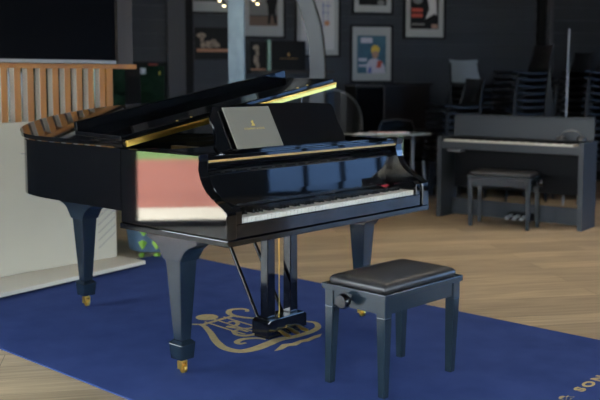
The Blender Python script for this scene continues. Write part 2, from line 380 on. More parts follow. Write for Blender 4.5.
def text(name, s, size, m, parent, loc, rot, depth=.0004, sx=1, space=1.0, bold=0):
    c = bpy.data.curves.new(name, 'FONT'); c.body = s; c.size = size; c.align_x = 'CENTER'; c.align_y = 'CENTER'; c.extrude = depth; c.space_character = space; c.offset = bold
    t = bpy.data.objects.new(name, c); COL.objects.link(t)
    dg = bpy.context.evaluated_depsgraph_get(); me = bpy.data.meshes.new_from_object(t.evaluated_get(dg)); me.name = name
    bpy.data.objects.remove(t); me.materials.clear(); me.materials.append(M[m])
    o = bpy.data.objects.new(name, me); COL.objects.link(o); o.parent = parent; o.location = loc; o.rotation_euler = rot; o.scale = (sx, 1, 1); return o
wd_ = [text('woven_word', w_, .060, 'gold_wool', rg, (0, -1.035, .0088), (0, 0, 0), .0005, 1.65, 1.45, .0028) for w_ in ('STEINWAY', '&', 'SONS')]
ws = [(max(v.co.x for v in o.data.vertices) - min(v.co.x for v in o.data.vertices)) * 1.65 for o in wd_]; GAPW = .075; xx = .765 - (sum(ws) + 2 * GAPW) / 2
for o, w_ in zip(wd_, ws):
    mn = min(v.co.x for v in o.data.vertices) * 1.65; o.location.x = xx - mn; xx += w_ + GAPW
# ------------------------------------------------------------------ grand piano
GP = thing('grand_piano', 'large glossy black grand piano with its lid raised, standing on the blue rug', 'piano', (PL[0], PL[1], .008), PA)
W = 1.4468
ZB, ZM, ZRB, ZT = .6324 - .008, .662 - .008, .7147 - .008, 1.0027 - .008
YK = .712
# outer outline of the rim from the front of the spine, round the tail, back along the bentside
tail = spline([(0, 1.28), (.012, 1.45), (.06, 1.63), (.17, 1.79), (.33, 1.88), (.50, 1.88), (.66, 1.80), (.78, 1.65), (.90, 1.45), (1.04, 1.25), (1.22, 1.07), (1.36, .90), (1.43, .74), (W, .58)], 8)
tail = [(p.x, p.y) for p in tail]
outer = [(0, YK), (0, 1.27)] + tail + [(W, .57), (W, .30)]
def offset(pts, d):
    out = []
    for i, p in enumerate(pts):
        a = Vector(pts[max(i - 1, 0)]); b = Vector(pts[min(i + 1, len(pts) - 1)]); t = (b - a).normalized(); out.append((p[0] + t.y * d, p[1] - t.x * d))
    return out
inner = offset(outer, .055)
rim = bm_()
vo = [[rim.verts.new((*p, z)) for p in outer] for z in (ZRB, ZT)]
vi = [[rim.verts.new((*p, z)) for p in inner] for z in (ZRB, ZT)]
topfaces = []
for i in range(len(outer) - 1):
    f = rim.faces.new([vo[0][i], vo[0][i + 1], vo[1][i + 1], vo[1][i]]); f.smooth = True
    f = rim.faces.new([vi[0][i + 1], vi[0][i], vi[1][i], vi[1][i + 1]]); f.smooth = True
    topfaces.append(rim.faces.new([vo[1][i], vo[1][i + 1], vi[1][i + 1], vi[1][i]]))
    rim.faces.new([vo[0][i + 1], vo[0][i], vi[0][i], vi[0][i + 1]])
for k in (0, -1): rim.faces.new([vo[0][k], vo[1][k], vi[1][k], vi[0][k]])
es = [e for e in rim.edges if all(abs(v.co.z - ZT) < 1e-5 for v in e.verts) and len(e.link_faces) == 2 and any(abs(f.normal.z) < .5 or not f in topfaces for f in e.link_faces)]
es = [e for e in es if not all(f in topfaces for f in e.link_faces)]
bmesh.ops.bevel(rim, geom=es, offset=.004, segments=2, profile=.5, affect='EDGES')
obj('rim', rim, 'ebony', GP)
arm = [(.168, ZT), (.176, .965), (.175, .93), (.170, .90), (.155, .868), (.128, .836), (.096, .814), (.055, .797), (.018, .779), (.004, .768), (0, .755), (0, ZM)]
def armpts(yb): return [(YK if yb is None else yb, ZT)] + arm + [(YK if yb is None else yb, ZM)]
for x0, x1, yb in ((0, .055, None), (W - .055, W, .60)):
    a = bm_(); prism(a, armpts(yb), x0, x1, 'x', bev=.005); o = obj('arm', a, 'ebony', GP)
kb = bm_(); prism(kb, [(0, 0), (W, 0), (W, .60), (W - .02, .72), (0, .72)], ZB, ZM - .003, bev=.003); obj('keybed', kb, 'ebony', GP)
bx('back_rail', 'ebony_soft', GP, .055, W - .1, .66, .71, ZM, ZRB)
bx('keyslip', 'ebony', GP, .056, W - .056, .010, .027, ZM - .002, .712, bev=.003)
K0, KW = .098, 1.25
for x0, x1 in ((.0555, K0 - .001), (K0 + KW + .001, W - .0555)):
    b = bm_(); prism(b, [(.012, .66), (.012, .765), (.03, .782), (.10, .795), (.185, .80), (.185, .66)], x0, x1, 'x', bev=.003); obj('key_block', b, 'ebony', GP)
kw = KW / 52
b = bm_(); prism(b, [(.031, .69), (.031, .726), (.028, .731), (.030, .734), (.19, .734), (.19, .69)], .0006, kw - .0006, 'x', bev=.0012)
k0 = obj('white_key', b, 'ivory', GP); k0.location = (K0, 0, 0)
b = bm_(); hexa(b, rectpts(0, .1375, .0135, .105, .732), rectpts(0, .1395, .0095, .095, .7475), bev=.0015)
kb0 = obj('black_key', b, 'keyblack', GP)
BPAT = {0: 1, 2: 1, 3: 1, 5: 1, 6: 1}    # A C D F G have a sharp after them when counting from A
first = True
for i in range(52):
    if i:
        c = k0.copy(); COL.objects.link(c); c.parent = GP; c.location = (K0 + i * kw, 0, 0)
    if i % 7 in BPAT and i < 51:
        if first: kb0.location = (K0 + (i + 1) * kw, 0, 0); first = False
        else:
            c = kb0.copy(); COL.objects.link(c); c.parent = GP; c.location = (K0 + (i + 1) * kw, 0, 0)
bx('key_felt', 'keyblack', GP, K0, K0 + KW, .188, .191, .70, .740)
bx('red_tag', 'felt', GP, K0 + KW - .075, K0 + KW - .02, .170, .182, .748, .756)
b = bm_(); prism(b, [(.193, .75), (.1935, .80), (.199, .90), (.197, .908), (.193, .913), (.190, .921), (.193, .930), (.202, .936), (.206, .950), (.225, .950), (.225, .75)], .056, W - .056, 'x'); obj('fallboard', b, 'ebony', GP, smooth=False)
#text('fallboard_lettering', 'STEINWAY & SONS', .030, 'brass_soft', GP, (W / 2, .2025, .875), (PI / 2 - .087, 0, 0), .0002, 1.1, 1.2)
bx('music_shelf', 'ebony', GP, .056, W - .056, .182, .60, .962 - .004, .984, bev=.003)
bx('shelf_hinge', 'brass_soft', GP, .058, W - .058, .176, .1815, .9585, .968)
for x0 in (.058, W - .115): bx('desk_rail', 'ebony', GP, x0, x0 + .055, .19, .60, .9845, ZT + .002, bev=.002)
bx('desk_rail', 'ebony', GP, .20, W - .20, .235, .262, .9845, .992, bev=.002)
# music desk leaning back
def lean(pts, y0, z0, ang, th, bm, bev=.003):
    """polygon (x, h) on a leaning board"""
    s, c = math.sin(ang), math.cos(ang)
    A = [bm.verts.new((x, y0 + h * s, z0 + h * c)) for x, h in pts]; B = [bm.verts.new((x, y0 + h * s + th * c, z0 + h * c - th * s)) for x, h in pts]
    f1 = bm.faces.new(A); f2 = bm.faces.new(B[::-1]); caps = list(f1.edges) + list(f2.edges)
    for i in range(len(pts)):
        j = (i + 1) % len(pts); bm.faces.new([A[i], B[i], B[j], A[j]])
    if bev: bmesh.ops.bevel(bm, geom=caps, offset=bev, segments=2, profile=.5, affect='EDGES')
LA = math.radians(29)
left = [(.212, 0), (.196, .012), (.190, .03), (.205, .055), (.225, .09), (.232, .125), (.224, .16), (.232, .185), (.252, .205), (.262, .228)]
cxd = (.262 + 1.09) / 2
right = [(1.082, .228), (1.094, .205), (1.086, .16), (1.080, .11), (1.092, .05), (1.088, .02), (1.074, 0)]
top = [(.262 + (2 * cxd - .524) * t, .228 + .012 * math.sin(PI * t)) for t in (.15, .3, .5, .7, .85)]
dk = bm_(); lean(left + top + right, .262, .984, LA, .016, dk); obj('music_desk', dk, 'ebony', GP)
lg = bm_(); box(lg, .25, 1.05, .228, .262, .9925, .999, bev=.002); obj('desk_ledge', lg, 'ebony', GP)
# iron plate, soundboard, strings, pins
pl = offset(outer, .057)
pb = bm_(); prism(pb, [(p[0], p[1]) for p in [(.057, .42)] + pl[1:-1] + [(W - .057, .42)]], .84, .85); obj('soundboard', pb, 'sound', GP)
pp = bm_()
prism(pp, [(.06, .60), (W - .06, .60), (W - .06, .70), (.06, .80)], .925, .94, bev=.004)
for t in (.0, .28, .55, .8): 
    x0 = .09 + t * 1.2; y1 = 1.80 - t * t * 1.2; x1 = x0 + .05 * (1 - t)
    prism(pp, [(x0, .70), (x0 + .035, .70), (x1 + .035, y1 - .15), (x1, y1 - .15)], .915, .935)
prism(pp, [(.06, .42), (.055 + .10, .42), (.15, .62), (.06, .62)], .955, .975, bev=.004)
obj('iron_plate', pp, 'plate', GP)
stg = bm_()
for k in range(70):
    x0 = .12 + k * .0178; y1 = 1.75 - max(0, (x0 - .35)) ** 1.1 * .98
    tube(stg, [(x0, .72, .905), (x0 - .02, max(y1, .85), .905)], .0012, 4)
so = obj('strings', stg, 'strings', GP); so['kind'] = 'stuff'
pn = bm_()
for r in range(3):
    for k in range(60): box(pn, .12 + k * .021, .126 + k * .021, .63 + r * .025, .636 + r * .025, .94, .968)
so = obj('tuning_pins', pn, 'strings', GP); so['kind'] = 'stuff'
# lid turned up about the spine
TH = math.radians(9.9)
HX, HZ = -.010, ZT + .006
def tilt(bm, ang=TH, hx=HX, hz=HZ):
    for v in bm.verts:
        x, z = v.co.x - hx, v.co.z
        v.co.x = hx + x * math.cos(ang) - z * math.sin(ang); v.co.z = hz + x * math.sin(ang) + z * math.cos(ang)
YL = .672
lo = offset([(0, YL)] + tail, -.014); lo[0] = (-.014, YL)
lidpts = [p for p in lo if p[1] >= YL] ; lidpts += [(W + .040, YL)]
ld = bm_(); prism(ld, lidpts, 0, .022, bev=.006); tilt(ld); lid = obj('lid', ld, 'ebony', GP)
hg = bm_(); box(hg, .005, 1.50, YL - .010, YL - .001, .000, .022)
tube(hg, [(.005, YL - .010, .024), (1.50, YL - .010, .024)], .0055, 8); tilt(hg); obj('lid_hinge', hg, 'brass', lid)
# front flap folded back over the lid, its free edge a little up
fp = bm_(); FW = math.radians(2.0)
hexa(fp, [(-.012, 0, 0), (1.50, 0, 0), (1.46, .36, 0), (-.012, .36, 0)], [(-.012, 0, .022), (1.50, 0, .022), (1.46, .36, .022), (-.012, .36, .022)], bev=.004)
def fold(bm):
    for v in bm.verts:
        y, z = v.co.y, v.co.z; v.co.y = YL + .006 + y * math.cos(FW) - z * math.sin(FW); v.co.z = .029 + y * math.sin(FW) + z * math.cos(FW)
fold(fp)
tilt(fp); fl_ = obj('lid_flap', fp, 'ebony', lid)
fr_ = bm_(); box(fr_, -.012, 1.46, .335, .36, .0225, .066, bev=.003); fold(fr_); tilt(fr_); obj('raised_edge', fr_, 'ebony', fl_)
for x in (.06, .75, 1.40):
    r = bm_(); lathe(r, [(.010, .0225), (.010, .036)], (x, YL + .30, 0), 10); tilt(r); obj('rubber_buffer', r, 'dark_cable', lid)
for x in (.33, .42, 1.2, 1.28):
    s = bm_(); lathe(s, [(.006, .050), (.006, .0535)], (x, YL + .012, 0), 10); tilt(s); obj('screw', s, 'brass', lid)
pr = bm_(); tube(pr, [(1.36, .86, .93), (1.40, .86, HZ + 1.40 * math.sin(TH) - .004)], .010, 8); obj('lid_prop', pr, 'ebony', GP)
# legs
def leg(x, y, turn=0):
    r = bm_()
    def rp(w, d, z): return [(x + a, y + b_, z) for a, b_ in ((-w / 2, -d / 2), (w / 2, -d / 2), (w / 2, d / 2), (-w / 2, d / 2))]
    hexa(r, rp(.056, .056, .150), rp(.100, .100, .520), bev=.005)
    # curved bracket on top, two crossed profiles
    pr_ = [(-.165, .624), (-.165, .600), (-.120, .592), (-.085, .568), (-.062, .535), (-.056, .515), (.056, .515), (.062, .535), (.085, .568), (.105, .585), (.130, .597), (.175, .604), (.175, .624)]
    prism(r, [(y + a, c) for a, c in pr_], x - .056, x + .056, 'x', bev=.004)
    o = obj('leg', r, 'ebony_leg', GP)
    f = bm_()
    hexa(f, rp(.074, .074, .066), rp(.086, .086, .138), bev=.004); hexa(f, rp(.086, .086, .138), rp(.060, .060, .152)); obj('foot_block', f, 'ebony_leg', o)
    c = bm_(); lathe(c, [(.020, .052), (.020, .066), (.012, .066)], (x, y, 0), 14)
    box(c, x - .017, x - .010, y - .014, y + .016, .018, .055); box(c, x + .010, x + .017, y - .014, y + .016, .018, .055)
    obj('caster_fork', c, 'brass', o)
    w = bm_(); lathe(w, [(.012, -.0085), (.019, -.0075), (.019, .0075), (.012, .0085)], (x, y - .006, .0195), 18, 'x'); obj('caster_wheel', w, 'brass', o)
leg(.0775, .382); leg(W - .080, .382); leg(.467, 1.695)
# bring the tail leg up to the higher belly there
tb = bm_(); box(tb, .40, .54, 1.53, 1.80, .624, ZRB, bev=.004); obj('leg_plate', tb, 'ebony', GP)
bb = bm_()
for (a, c) in (((.3, .72), (.45, 1.75)), ((.75, .72), (.55, 1.7)), ((1.2, .72), (.75, 1.5))):
    prism(bb, [(a[0] - .03, a[1]), (a[0] + .03, a[1]), (c[0] + .03, c[1]), (c[0] - .03, c[1])], ZRB + .01, ZRB + .09)
obj('underside_beams', bb, 'ebony_soft', GP)
# pedal lyre
LY = bm_(); 
prism(LY, [(.630, .040), (.630, .105), (.65, .118), (.895, .118), (.915, .105), (.915, .040)], .385, .500, 'y', bev=.004); box(LY, .642, .903, .392, .493, .022, .0395)
lyr = obj('lyre_box', LY, 'ebony', GP)
for x0 in (.660, .826):
    p = bm_(); hexa(p, rectpts(x0 + .03, .445, .056, .052, .1185), rectpts(x0 + .03, .445, .050, .050, .623), bev=.004); obj('lyre_post', p, 'ebony', lyr)
for k in range(3):
    p = bm_(); x = .708 + k * .066
    pts = spline([(x, .400, .052), (x, .375, .056), (x, .345, .046), (x, .315, .042)], 4)
    tube(p, pts, [.008, .008, .009, .010, .011, .013, .014, .015, .016, .017, .017, .016, .012][:len(pts)], 10, flat=.35); obj('pedal', p, 'brass', lyr)
    q = bm_(); tube(q, [(x, .447, .118), (x, .447, .623)], .0025, 8); 
    if k != 2: obj('pedal_rod', q, 'brass', lyr)
    else: q.free()
for x in (.665, .84):
    p = bm_(); tube(p, [(x, .49, .11), (x + .01, .86, ZRB + .01)], .0095, 8); obj('brace_rod', p, 'ebony', lyr)
# folder standing on the music desk
FD = thing('folder', 'grey-beige folder with small gold emblem, leaning on the piano music desk', 'folder', (PL[0], PL[1], .008), PA)
fb = bm_(); lean([(.300, 0), (.597, 0), (.597, .212), (.300, .212)], .244, 0.9965, LA, .009, fb, bev=.002); obj('cover', fb, 'folder', FD)
rot = (PI / 2 - LA, 0, 0)
def ond(x, h, e=.0008): return (x, .244 + h * math.sin(LA) - e * math.cos(LA), 0.9965 + h * math.cos(LA) + e * math.sin(LA))
text('gold_lettering', 'STEINWAY & SONS', .0135, 'gold_print', FD, ond(.448, .098), rot, .0002, 1.0, 1.15)
e = bm_()
lean([(.438, .112), (.458, .112), (.460, .118), (.455, .128), (.458, .138), (.451, .142), (.449, .136), (.445, .139), (.441, .132), (.444, .122), (.437, .117)], .244 - .0009, 0.9965 + .0004, LA, .0006, e, bev=0)
obj('gold_emblem', e, 'gold_print', FD)
# ------------------------------------------------------------------ piano bench in front
def bench(name, label, loc, rz, w, d, h, top_h=.045, knob='left'):
    B = thing(name, label, 'bench', loc, rz)
    t = bm_(); n = 14; r = .03
    # padded top, softly domed
    def rr(ins, z):
        x0, x1, y0, y1 = ins, w - ins, ins, d - ins; q = .022; out = []
        for cx_, cy_, a0 in ((x1 - q, y0 + q, -PI / 2), (x1 - q, y1 - q, 0), (x0 + q, y1 - q, PI / 2), (x0 + q, y0 + q, PI)):
            for k in range(5): a = a0 + k * PI / 8; out.append((cx_ + q * math.cos(a), cy_ + q * math.sin(a), z))
        return out
    rings = [[t.verts.new(p) for p in rr(i, z)] for i, z in ((.018, h), (.013, h + .010), (.015, h + .022), (.023, h + .031), (.038, h + .037), (.07, h + .040), (.12, h + .0415))]
    for a, c in zip(rings[:-1], rings[1:]):
        for k in range(20): t.faces.new([a[k], a[(k + 1) % 20], c[(k + 1) % 20], c[k]])
    t.faces.new(rings[0][::-1]); t.faces.new(rings[-1]); obj('seat', t, 'leather', B, smooth=True)
    f = bm_(); box(f, -.004, w + .004, -.004, d + .004, h - .026, h - .0005, bev=.003); obj('seat_frame', f, 'bench_black', B)
    a = bm_(); q = .012; z0, z1 = h - .088, h - .030
    box(a, q, w - q, q, q + .022, z0, z1); box(a, q, w - q, d - q - .022, d - q, z0, z1); box(a, q, q + .022, q + .022, d - q - .022, z0, z1); box(a, w - q - .022, w - q, q + .022, d - q - .022, z0, z1)
    obj('apron', a, 'bench_black', B)
    for sx in (0, 1):
        for sy in (0, 1):
            l = bm_(); X = .006 if not sx else w - .006; Y = .006 if not sy else d - .006; dx = 1 if not sx else -1; dy = 1 if not sy else -1
            def q4(s, z, o_=0): 
                xs = sorted((X + dx * o_, X + dx * (o_ + s))); ys = sorted((Y + dy * o_, Y + dy * (o_ + s))); return [(xs[0], ys[0], z), (xs[1], ys[0], z), (xs[1], ys[1], z), (xs[0], ys[1], z)]
            hexa(l, q4(.032, 0, .012 if not sy else 0), q4(.046, h - .10), bev=.003); hexa(l, q4(.046, h - .10), q4(.046, h - .027), bev=.002)
            obj('leg', l, 'bench_black', B)
    if knob:
        kx = 0 if knob == 'left' else w; sg = -1 if knob == 'left' else 1
        k = bm_(); lathe(k, [(.012, 0), (.012, sg * .018), (.026, sg * .020), (.033, sg * .030), (.033, sg * .044), (.026, sg * .056), (.010, sg * .057)], (kx, d * .56, h - .050), 20, 'x'); obj('height_knob', k, 'ebony', B)
    return B
bench('piano_bench', 'black lacquered bench with padded leather seat in front of the grand piano', (.3440, 3.535, .0082), .7909, .537, .345, .4400)
# ------------------------------------------------------------------ half wall, platform, slats, screen (piano-aligned)
def pobj(name, bm, m, parent=None):
    o = obj(name, bm, m, parent)
    if parent is None: o.location = (PL[0], PL[1], 0); o.rotation_euler = (0, 0, PA)
    return o
hw = bm_(); box(hw, .12, 1.345, 2.60, 2.74, 0, 1.036, bev=.003); hwo = pobj('half_wall', hw, 'cream'); tag(hwo, 'smooth cream half wall behind the tail of the grand piano', 'wall')
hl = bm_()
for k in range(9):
    z0 = .12 + k * .055; prism(hl, [(1.19, z0), (1.335, z0 + .10), (1.335, z0 + .108), (1.19, z0 + .008)], 2.5985, 2.6005, 'y')  # diagonal shadow on the half wall, put in as thin grey stripes
pobj('shadow_stripes', hl, 'stripe_shadow', hwo)
pf = bm_(); prism(pf, [(.02, 2.175), (1.385, 2.325), (1.365, 2.595), (.02, 2.595)], .020, .046, bev=.002); pfo = pobj('platform', pf, 'platform'); tag(pfo, 'low cream platform slab lying along the foot of the half wall', 'platform')
pk = bm_(); prism(pk, [(.05, 2.20), (1.355, 2.345), (1.34, 2.58), (.05, 2.58)], .0085, .0198); pobj('plinth', pk, 'trimblack', pfo)
SC = thing('slat_screen', 'timber screen of upright orange slats standing on the cream half wall', 'screen', (PL[0], PL[1], 0), PA)
k = 0; x = .573 - 5 * .0935
while x < 1.26:
    f = bm_(); box(f, x, x + .045, 2.605, 2.66, 1.0365, 1.385); s = obj('slat', f, 'fin_wood', SC)
    g = bm_(); box(g, x - .0015, x - .0002, 2.605, 2.66, 1.0365, 1.385); obj('lit_side_face', g, 'fin_side_lit', s)
    x += .0935
bx('end_post', 'fin_wood', SC, 1.282, 1.335, 2.60, 2.68, 1.0365, 1.385)
bx('top_rail', 'fin_wood', SC, .10, 1.545, 2.60, 2.70, 1.386, 1.418)
bx('timber_post', 'timber', SC, 1.40, 1.53, 2.62, 2.72, 1.4185, HC - .002)
TV = thing('display_screen', 'large black flat screen mounted above the orange slats', 'screen', (PL[0], PL[1], 0), PA)
bx('housing', 'screen', TV, -.25, 1.306, 2.52, 2.59, 1.4195, 2.32, bev=.003)
bx('lower_bezel', 'bezel', TV, -.25, 1.306, 2.512, 2.519, 1.4195, 1.442)
bx('wall_mount', 'grey_metal', TV, .3, .9, 2.5905, 2.70, 1.4195, 1.55)
# planter with fern
pc = (-1.13, 6.86, 0)
PT = thing('potted_fern', 'green fern in a tapered blue-grey pot behind the grand piano', 'plant', pc)
b = bm_(); lathe(b, [(.175, 0), (.195, .01), (.255, .44), (.275, .445), (.275, .475), (.245, .475), (.235, .43)], n=32); pot = obj('pot', b, 'pot', PT)
b = bm_(); lathe(b, [(.232, .42), (.232, .4295)], n=24); obj('soil', b, 'soil', PT)
b = bm_()
for i in range(30):
    a = i * 2.4 + random.uniform(-.2, .2); R = random.uniform(.28, .46); hh = random.uniform(.12, .24); dr = random.uniform(-.16, .0)
    if i % 5 == 0: a = random.uniform(-1.75, -1.05); R = .37; dr = -.46
    dv = Vector((math.cos(a), math.sin(a), 0)); sd = Vector((-math.sin(a), math.cos(a), 0))
    prev = None
    for k in range(1, 15):
        t = k / 14; p = dv * (R * t) + Vector((0, 0, .43 + hh * math.sin(PI * min(1, t * 1.1)) + dr * t * t)); L = .055 * math.sin(PI * (t * .85 + .12)) + .006
        t2 = (k + .7) / 14; p2 = dv * (R * t2) + Vector((0, 0, .43 + hh * math.sin(PI * min(1, t2 * 1.1)) + dr * t2 * t2))
        for sg in (-1, 1):
            q1 = p + sd * sg * L + dv * .018 + Vector((0, 0, -.012)); b.faces.new([b.verts.new(v) for v in (p, p2, q1)])
obj('fronds', b, 'leaf', PT)
# ------------------------------------------------------------------ portal with column and curved arm
CL = thing('column', 'weathered pale blue-grey square column between the framed pictures', 'column', (-.564, 8.0, 0))
bx('shaft', 'column', CL, -.072, .072, -.06, .06, .06, HC - .001, bev=.004); bx('base', 'arch', CL, -.10, .10, -.09, .09, 0, .0595, bev=.004)
AR = thing('curved_arch', 'curved grey arch leg beside the black box on the shelf', 'arch', (0, 8.0, 0))
def at8(u, v): return ((u - 300) / F * 8.0 / .9965 * 1.0, H + (77.5 - v) * 8.0 / F)
cl = spline([(.155, 0), (.155, .5), (.153, 1.1), at8(317.3, 72), at8(316.2, 50), at8(313.5, 30), at8(308.5, 12), at8(303, -2), at8(294, -16), at8(280, -30), at8(262, -40)], 6)
b = bm_(); e = bm_(); L = []; 
def ribbon(bm, cl, a, c, y0, y1):
    n = len(cl); rows = []
    for i, p in enumerate(cl):
        t = (cl[min(i + 1, n - 1)] - cl[max(i - 1, 0)]).normalized(); nn = Vector((t.y, -t.x))
        rows.append([bm.verts.new((p.x + nn.x * q, y, p.y + nn.y * q)) for q, y in ((a, y0), (c, y0), (c, y1), (a, y1))])
    for i in range(n - 1):
        for k in range(4): bm.faces.new([rows[i][k], rows[i][(k + 1) % 4], rows[i + 1][(k + 1) % 4], rows[i + 1][k]])
    bm.faces.new(rows[0]); bm.faces.new(rows[-1][::-1])
ribbon(b, cl, -.068, .060, -.06, .06); obj('leg', b, 'arch', AR)
ribbon(e, cl, .0605, .078, -.065, .065); obj('edge_strip', e, 'frame_black', AR)
# ------------------------------------------------------------------ things on the back wall
def wthing(name, label, cat, s, z, off=0, group=None): return thing(name, label, cat, B2W(s, off, z), WA, group)
def picture(label, s0, s1, z0, z1, arts, mw=.07, bar=.022):
    w, h = s1 - s0, z1 - z0
    o = wthing('picture_frame', label, 'picture', s0, z0, .004)
    f = bm_(); box(f, 0, w, -.03, 0, 0, bar); box(f, 0, w, -.03, 0, h - bar, h); box(f, 0, bar, -.03, 0, bar, h - bar); box(f, w - bar, w, -.03, 0, bar, h - bar); obj('frame', f, 'frame_black', o)
    mt = bx('mount', 'mat_board', o, bar, w - bar, -.012, -.004, bar, h - bar)
    iw, ih = w - 2 * bar, h - 2 * bar
    for i, (n, m, poly) in enumerate(arts):
        b = bm_(); y = -.0125 - .0006 * i; prism(b, [(bar + a * iw, bar + c * ih) for a, c in poly], y - .0005, y, 'y'); obj(n, b, m, mt)
    return o
R = lambda a, b, c, d: [(a, c), (b, c), (b, d), (a, d)]
def ell(cx, cy, rx, ry, n=14): return [(cx + rx * math.cos(2 * PI * k / n), cy + ry * math.sin(2 * PI * k / n)) for k in range(n)]
picture('framed dark print with wide off-white mount, above the black bone-print panel', -2.965, -2.47, 2.045, 2.62, [('print', 'art_dark', R(.13, .87, .22, .85)), ('figure', 'art_grey', R(.3, .5, .3, .7))])
picture('framed photo of a standing dark figure, right of the pale column', -2.34, -1.83, 1.775, 2.42,
        [('print', 'art_dark', R(.14, .86, .20, .84)), ('ground', 'art_brown', R(.14, .86, .20, .38)), ('sky_band', 'art_grey', R(.14, .86, .40, .84)), ('body', 'art_black', [(.60, .60), (.62, .42), (.60, .24), (.66, .24), (.69, .40), (.73, .42), (.78, .24), (.84, .25), (.80, .46), (.82, .60), (.86, .70), (.78, .78), (.64, .78), (.56, .66)]), ('head', 'art_black', ell(.71, .83, .04, .05))])
picture('tall framed white poster with thin line drawing, partly behind the curved arch', -1.715, -1.165, 1.565, 2.40,
        [('print', 'art_white', R(.10, .90, .08, .92)), ('line', 'art_blue', R(.62, .64, .4, .78)), ('line', 'art_blue', R(.74, .75, .45, .8)), ('line', 'art_blue', R(.60, .78, .62, .63)), ('line', 'art_blue', R(.60, .82, .72, .73)), ('blot', 'art_orange', ell(.72, .47, .07, .04))])
picture('framed black print in white mount, directly above the teal poster', -1.02, -.51, 2.07, 2.65, [('print', 'art_black', R(.13, .87, .16, .85)), ('disc', 'art_grey', ell(.72, .22, .1, .06))])
picture('framed teal poster of a yellow-haired person on the dark siding', -1.04, -.51, 1.265, 1.945,
        [('print', 'art_teal', R(.13, .87, .14, .84)), ('lettering_block', 'art_pink', R(.22, .52, .70, .80)), ('lettering_block', 'art_pink', R(.17, .38, .36, .42)), ('lettering_block', 'art_pink', R(.17, .36, .26, .30)), ('jacket', 'art_pink', [(.38, .14), (.36, .30), (.46, .40), (.60, .42), (.76, .36), (.84, .26), (.86, .14)]), ('jacket_patch', 'art_red', [(.62, .24), (.74, .24), (.78, .36), (.66, .38)]), ('jacket_patch', 'art_blue', [(.40, .14), (.50, .14), (.50, .26), (.42, .24)]), ('face', 'art_skin', ell(.59, .50, .085, .09)), ('hair', 'art_yellow', [(.49, .52), (.48, .60), (.54, .66), (.64, .66), (.71, .60), (.69, .53), (.60, .56)])])
picture('framed black poster with white figure and red lettering, highest right picture', -.375, .16, 1.785, 2.55,
        [('print', 'art_black', R(.13, .87, .14, .86)), ('lettering_block', 'art_red', R(.16, .45, .42, .48)), ('lettering_block', 'art_red', R(.16, .45, .33, .39)), ('lettering_block', 'art_grey', R(.16, .5, .20, .23)), ('blob', 'art_grey', ell(.32, .62, .13, .07)), ('figure', 'art_white', [(.60, .44), (.52, .30), (.60, .33), (.62, .46), (.60, .55), (.56, .66), (.62, .78), (.76, .76), (.80, .62), (.82, .36), (.76, .40), (.70, .36)]), ('gloves', 'art_skin', R(.68, .84, .15, .22))])
bp = wthing('bone_print_panel', 'long black panel printed with pale carved shapes, left of the column', 'picture', -2.89, 1.53, .004)
b = bm_(); box(b, 0, .48, -.03, 0, 0, .36); obj('panel', b, 'art_black', bp)
bx('plank_shape', 'art_orange', bp, .03, .48, -.0325, -.0305, .085, .12)
b = bm_()
for cx_, cz, rx, rz_ in ((.08, .27, .055, .03), (.09, .21, .022, .05), (.10, .155, .03, .035), (.17, .17, .07, .04), (.22, .19, .04, .04), (.26, .16, .035, .03)): prism(b, ell(cx_, cz, rx, rz_), -.0335, -.0308, 'y')
obj('carved_shapes', b, 'bone', bp)
sh = wthing('wall_shelf', 'thin dark shelf carrying the black box behind the raised lid', 'shelf', -2.28, 1.375, .0)
bx('board', 'timber', sh, 0, .98, -.24, 0, 0, .03, bev=.002)
bb_ = wthing('black_box', 'black presentation box with faint gold emblem on the shelf', 'box', -2.03, 1.4055, .02)
bx('case', 'art_black', bb_, 0, .40, -.17, 0, 0, .335, bev=.003)
b = bm_(); prism(b, ell(.2, .18, .014, .022), -.1725, -.1705, 'y'); obj('emblem', b, 'brass_soft', bb_)
bx('gold_line', 'brass_soft', bb_, .10, .31, -.1725, -.1705, .133, .138)
gs = wthing('glass_bookend', 'upright strip of pale green glass on the shelf beside the black box', 'bookend', -2.07, 1.4055, .02); bx('plate', 'glass_edge', gs, 0, .03, -.17, 0, 0, .345)
sp_ = wthing('standing_print', 'small black print with pale carved figure on the shelf by the column', 'picture', -2.27, 1.4055, .02)
bx('panel', 'art_black', sp_, 0, .195, -.12, -.10, 0, .33)
b = bm_()
for cx_, cz, rx, rz_ in ((.07, .26, .035, .03), (.085, .20, .02, .05), (.07, .12, .03, .06), (.09, .06, .02, .04)): prism(b, ell(cx_, cz, rx, rz_), -.1225, -.1202, 'y')
obj('carved_figure', b, 'bone', sp_); bx('ground_strip', 'art_orange', sp_, .01, .185, -.1225, -.1202, .004, .02)
# hanging bulbs added in place of lamp reflections on the picture glass
def glint(label, u, v, d):
    x = (u - 300) / F * d; z = H + (77.5 - v) * d / F
    o = thing('glint_bulb', label, 'lamp', (x, d, z))
    b = bm_(); tube(b, [(0, 0, .045), (0, 0, HC - z - .001)], .004, 6); obj('added_stem', b, 'dark_cable', o)
    b = bm_(); lathe(b, [(.008, .045), (.015, .03), (.018, 0.002)], n=16); obj('added_lampshade', b, 'dark_cable', o)
    b = bm_(); lathe(b, [(.0, -.014), (.011, -.012), (.015, -.004), (.014, .0015)], n=16); obj('added_bulb', b, 'lamp', o)
glint('small glowing bulb added for a lamp reflection left of the column, upper of the left pair', 220.5, 1.5, 9.2)
glint('small glowing bulb added for a lamp reflection left of the column, lower of the left pair', 225, 6.5, 9.0)
glint('small glowing bulb added for a lamp reflection right of the column, left of the right pair', 254, .5, 9.2)
glint('small glowing bulb added for a lamp reflection right of the column, right of the right pair', 258, 4.5, 9.0)
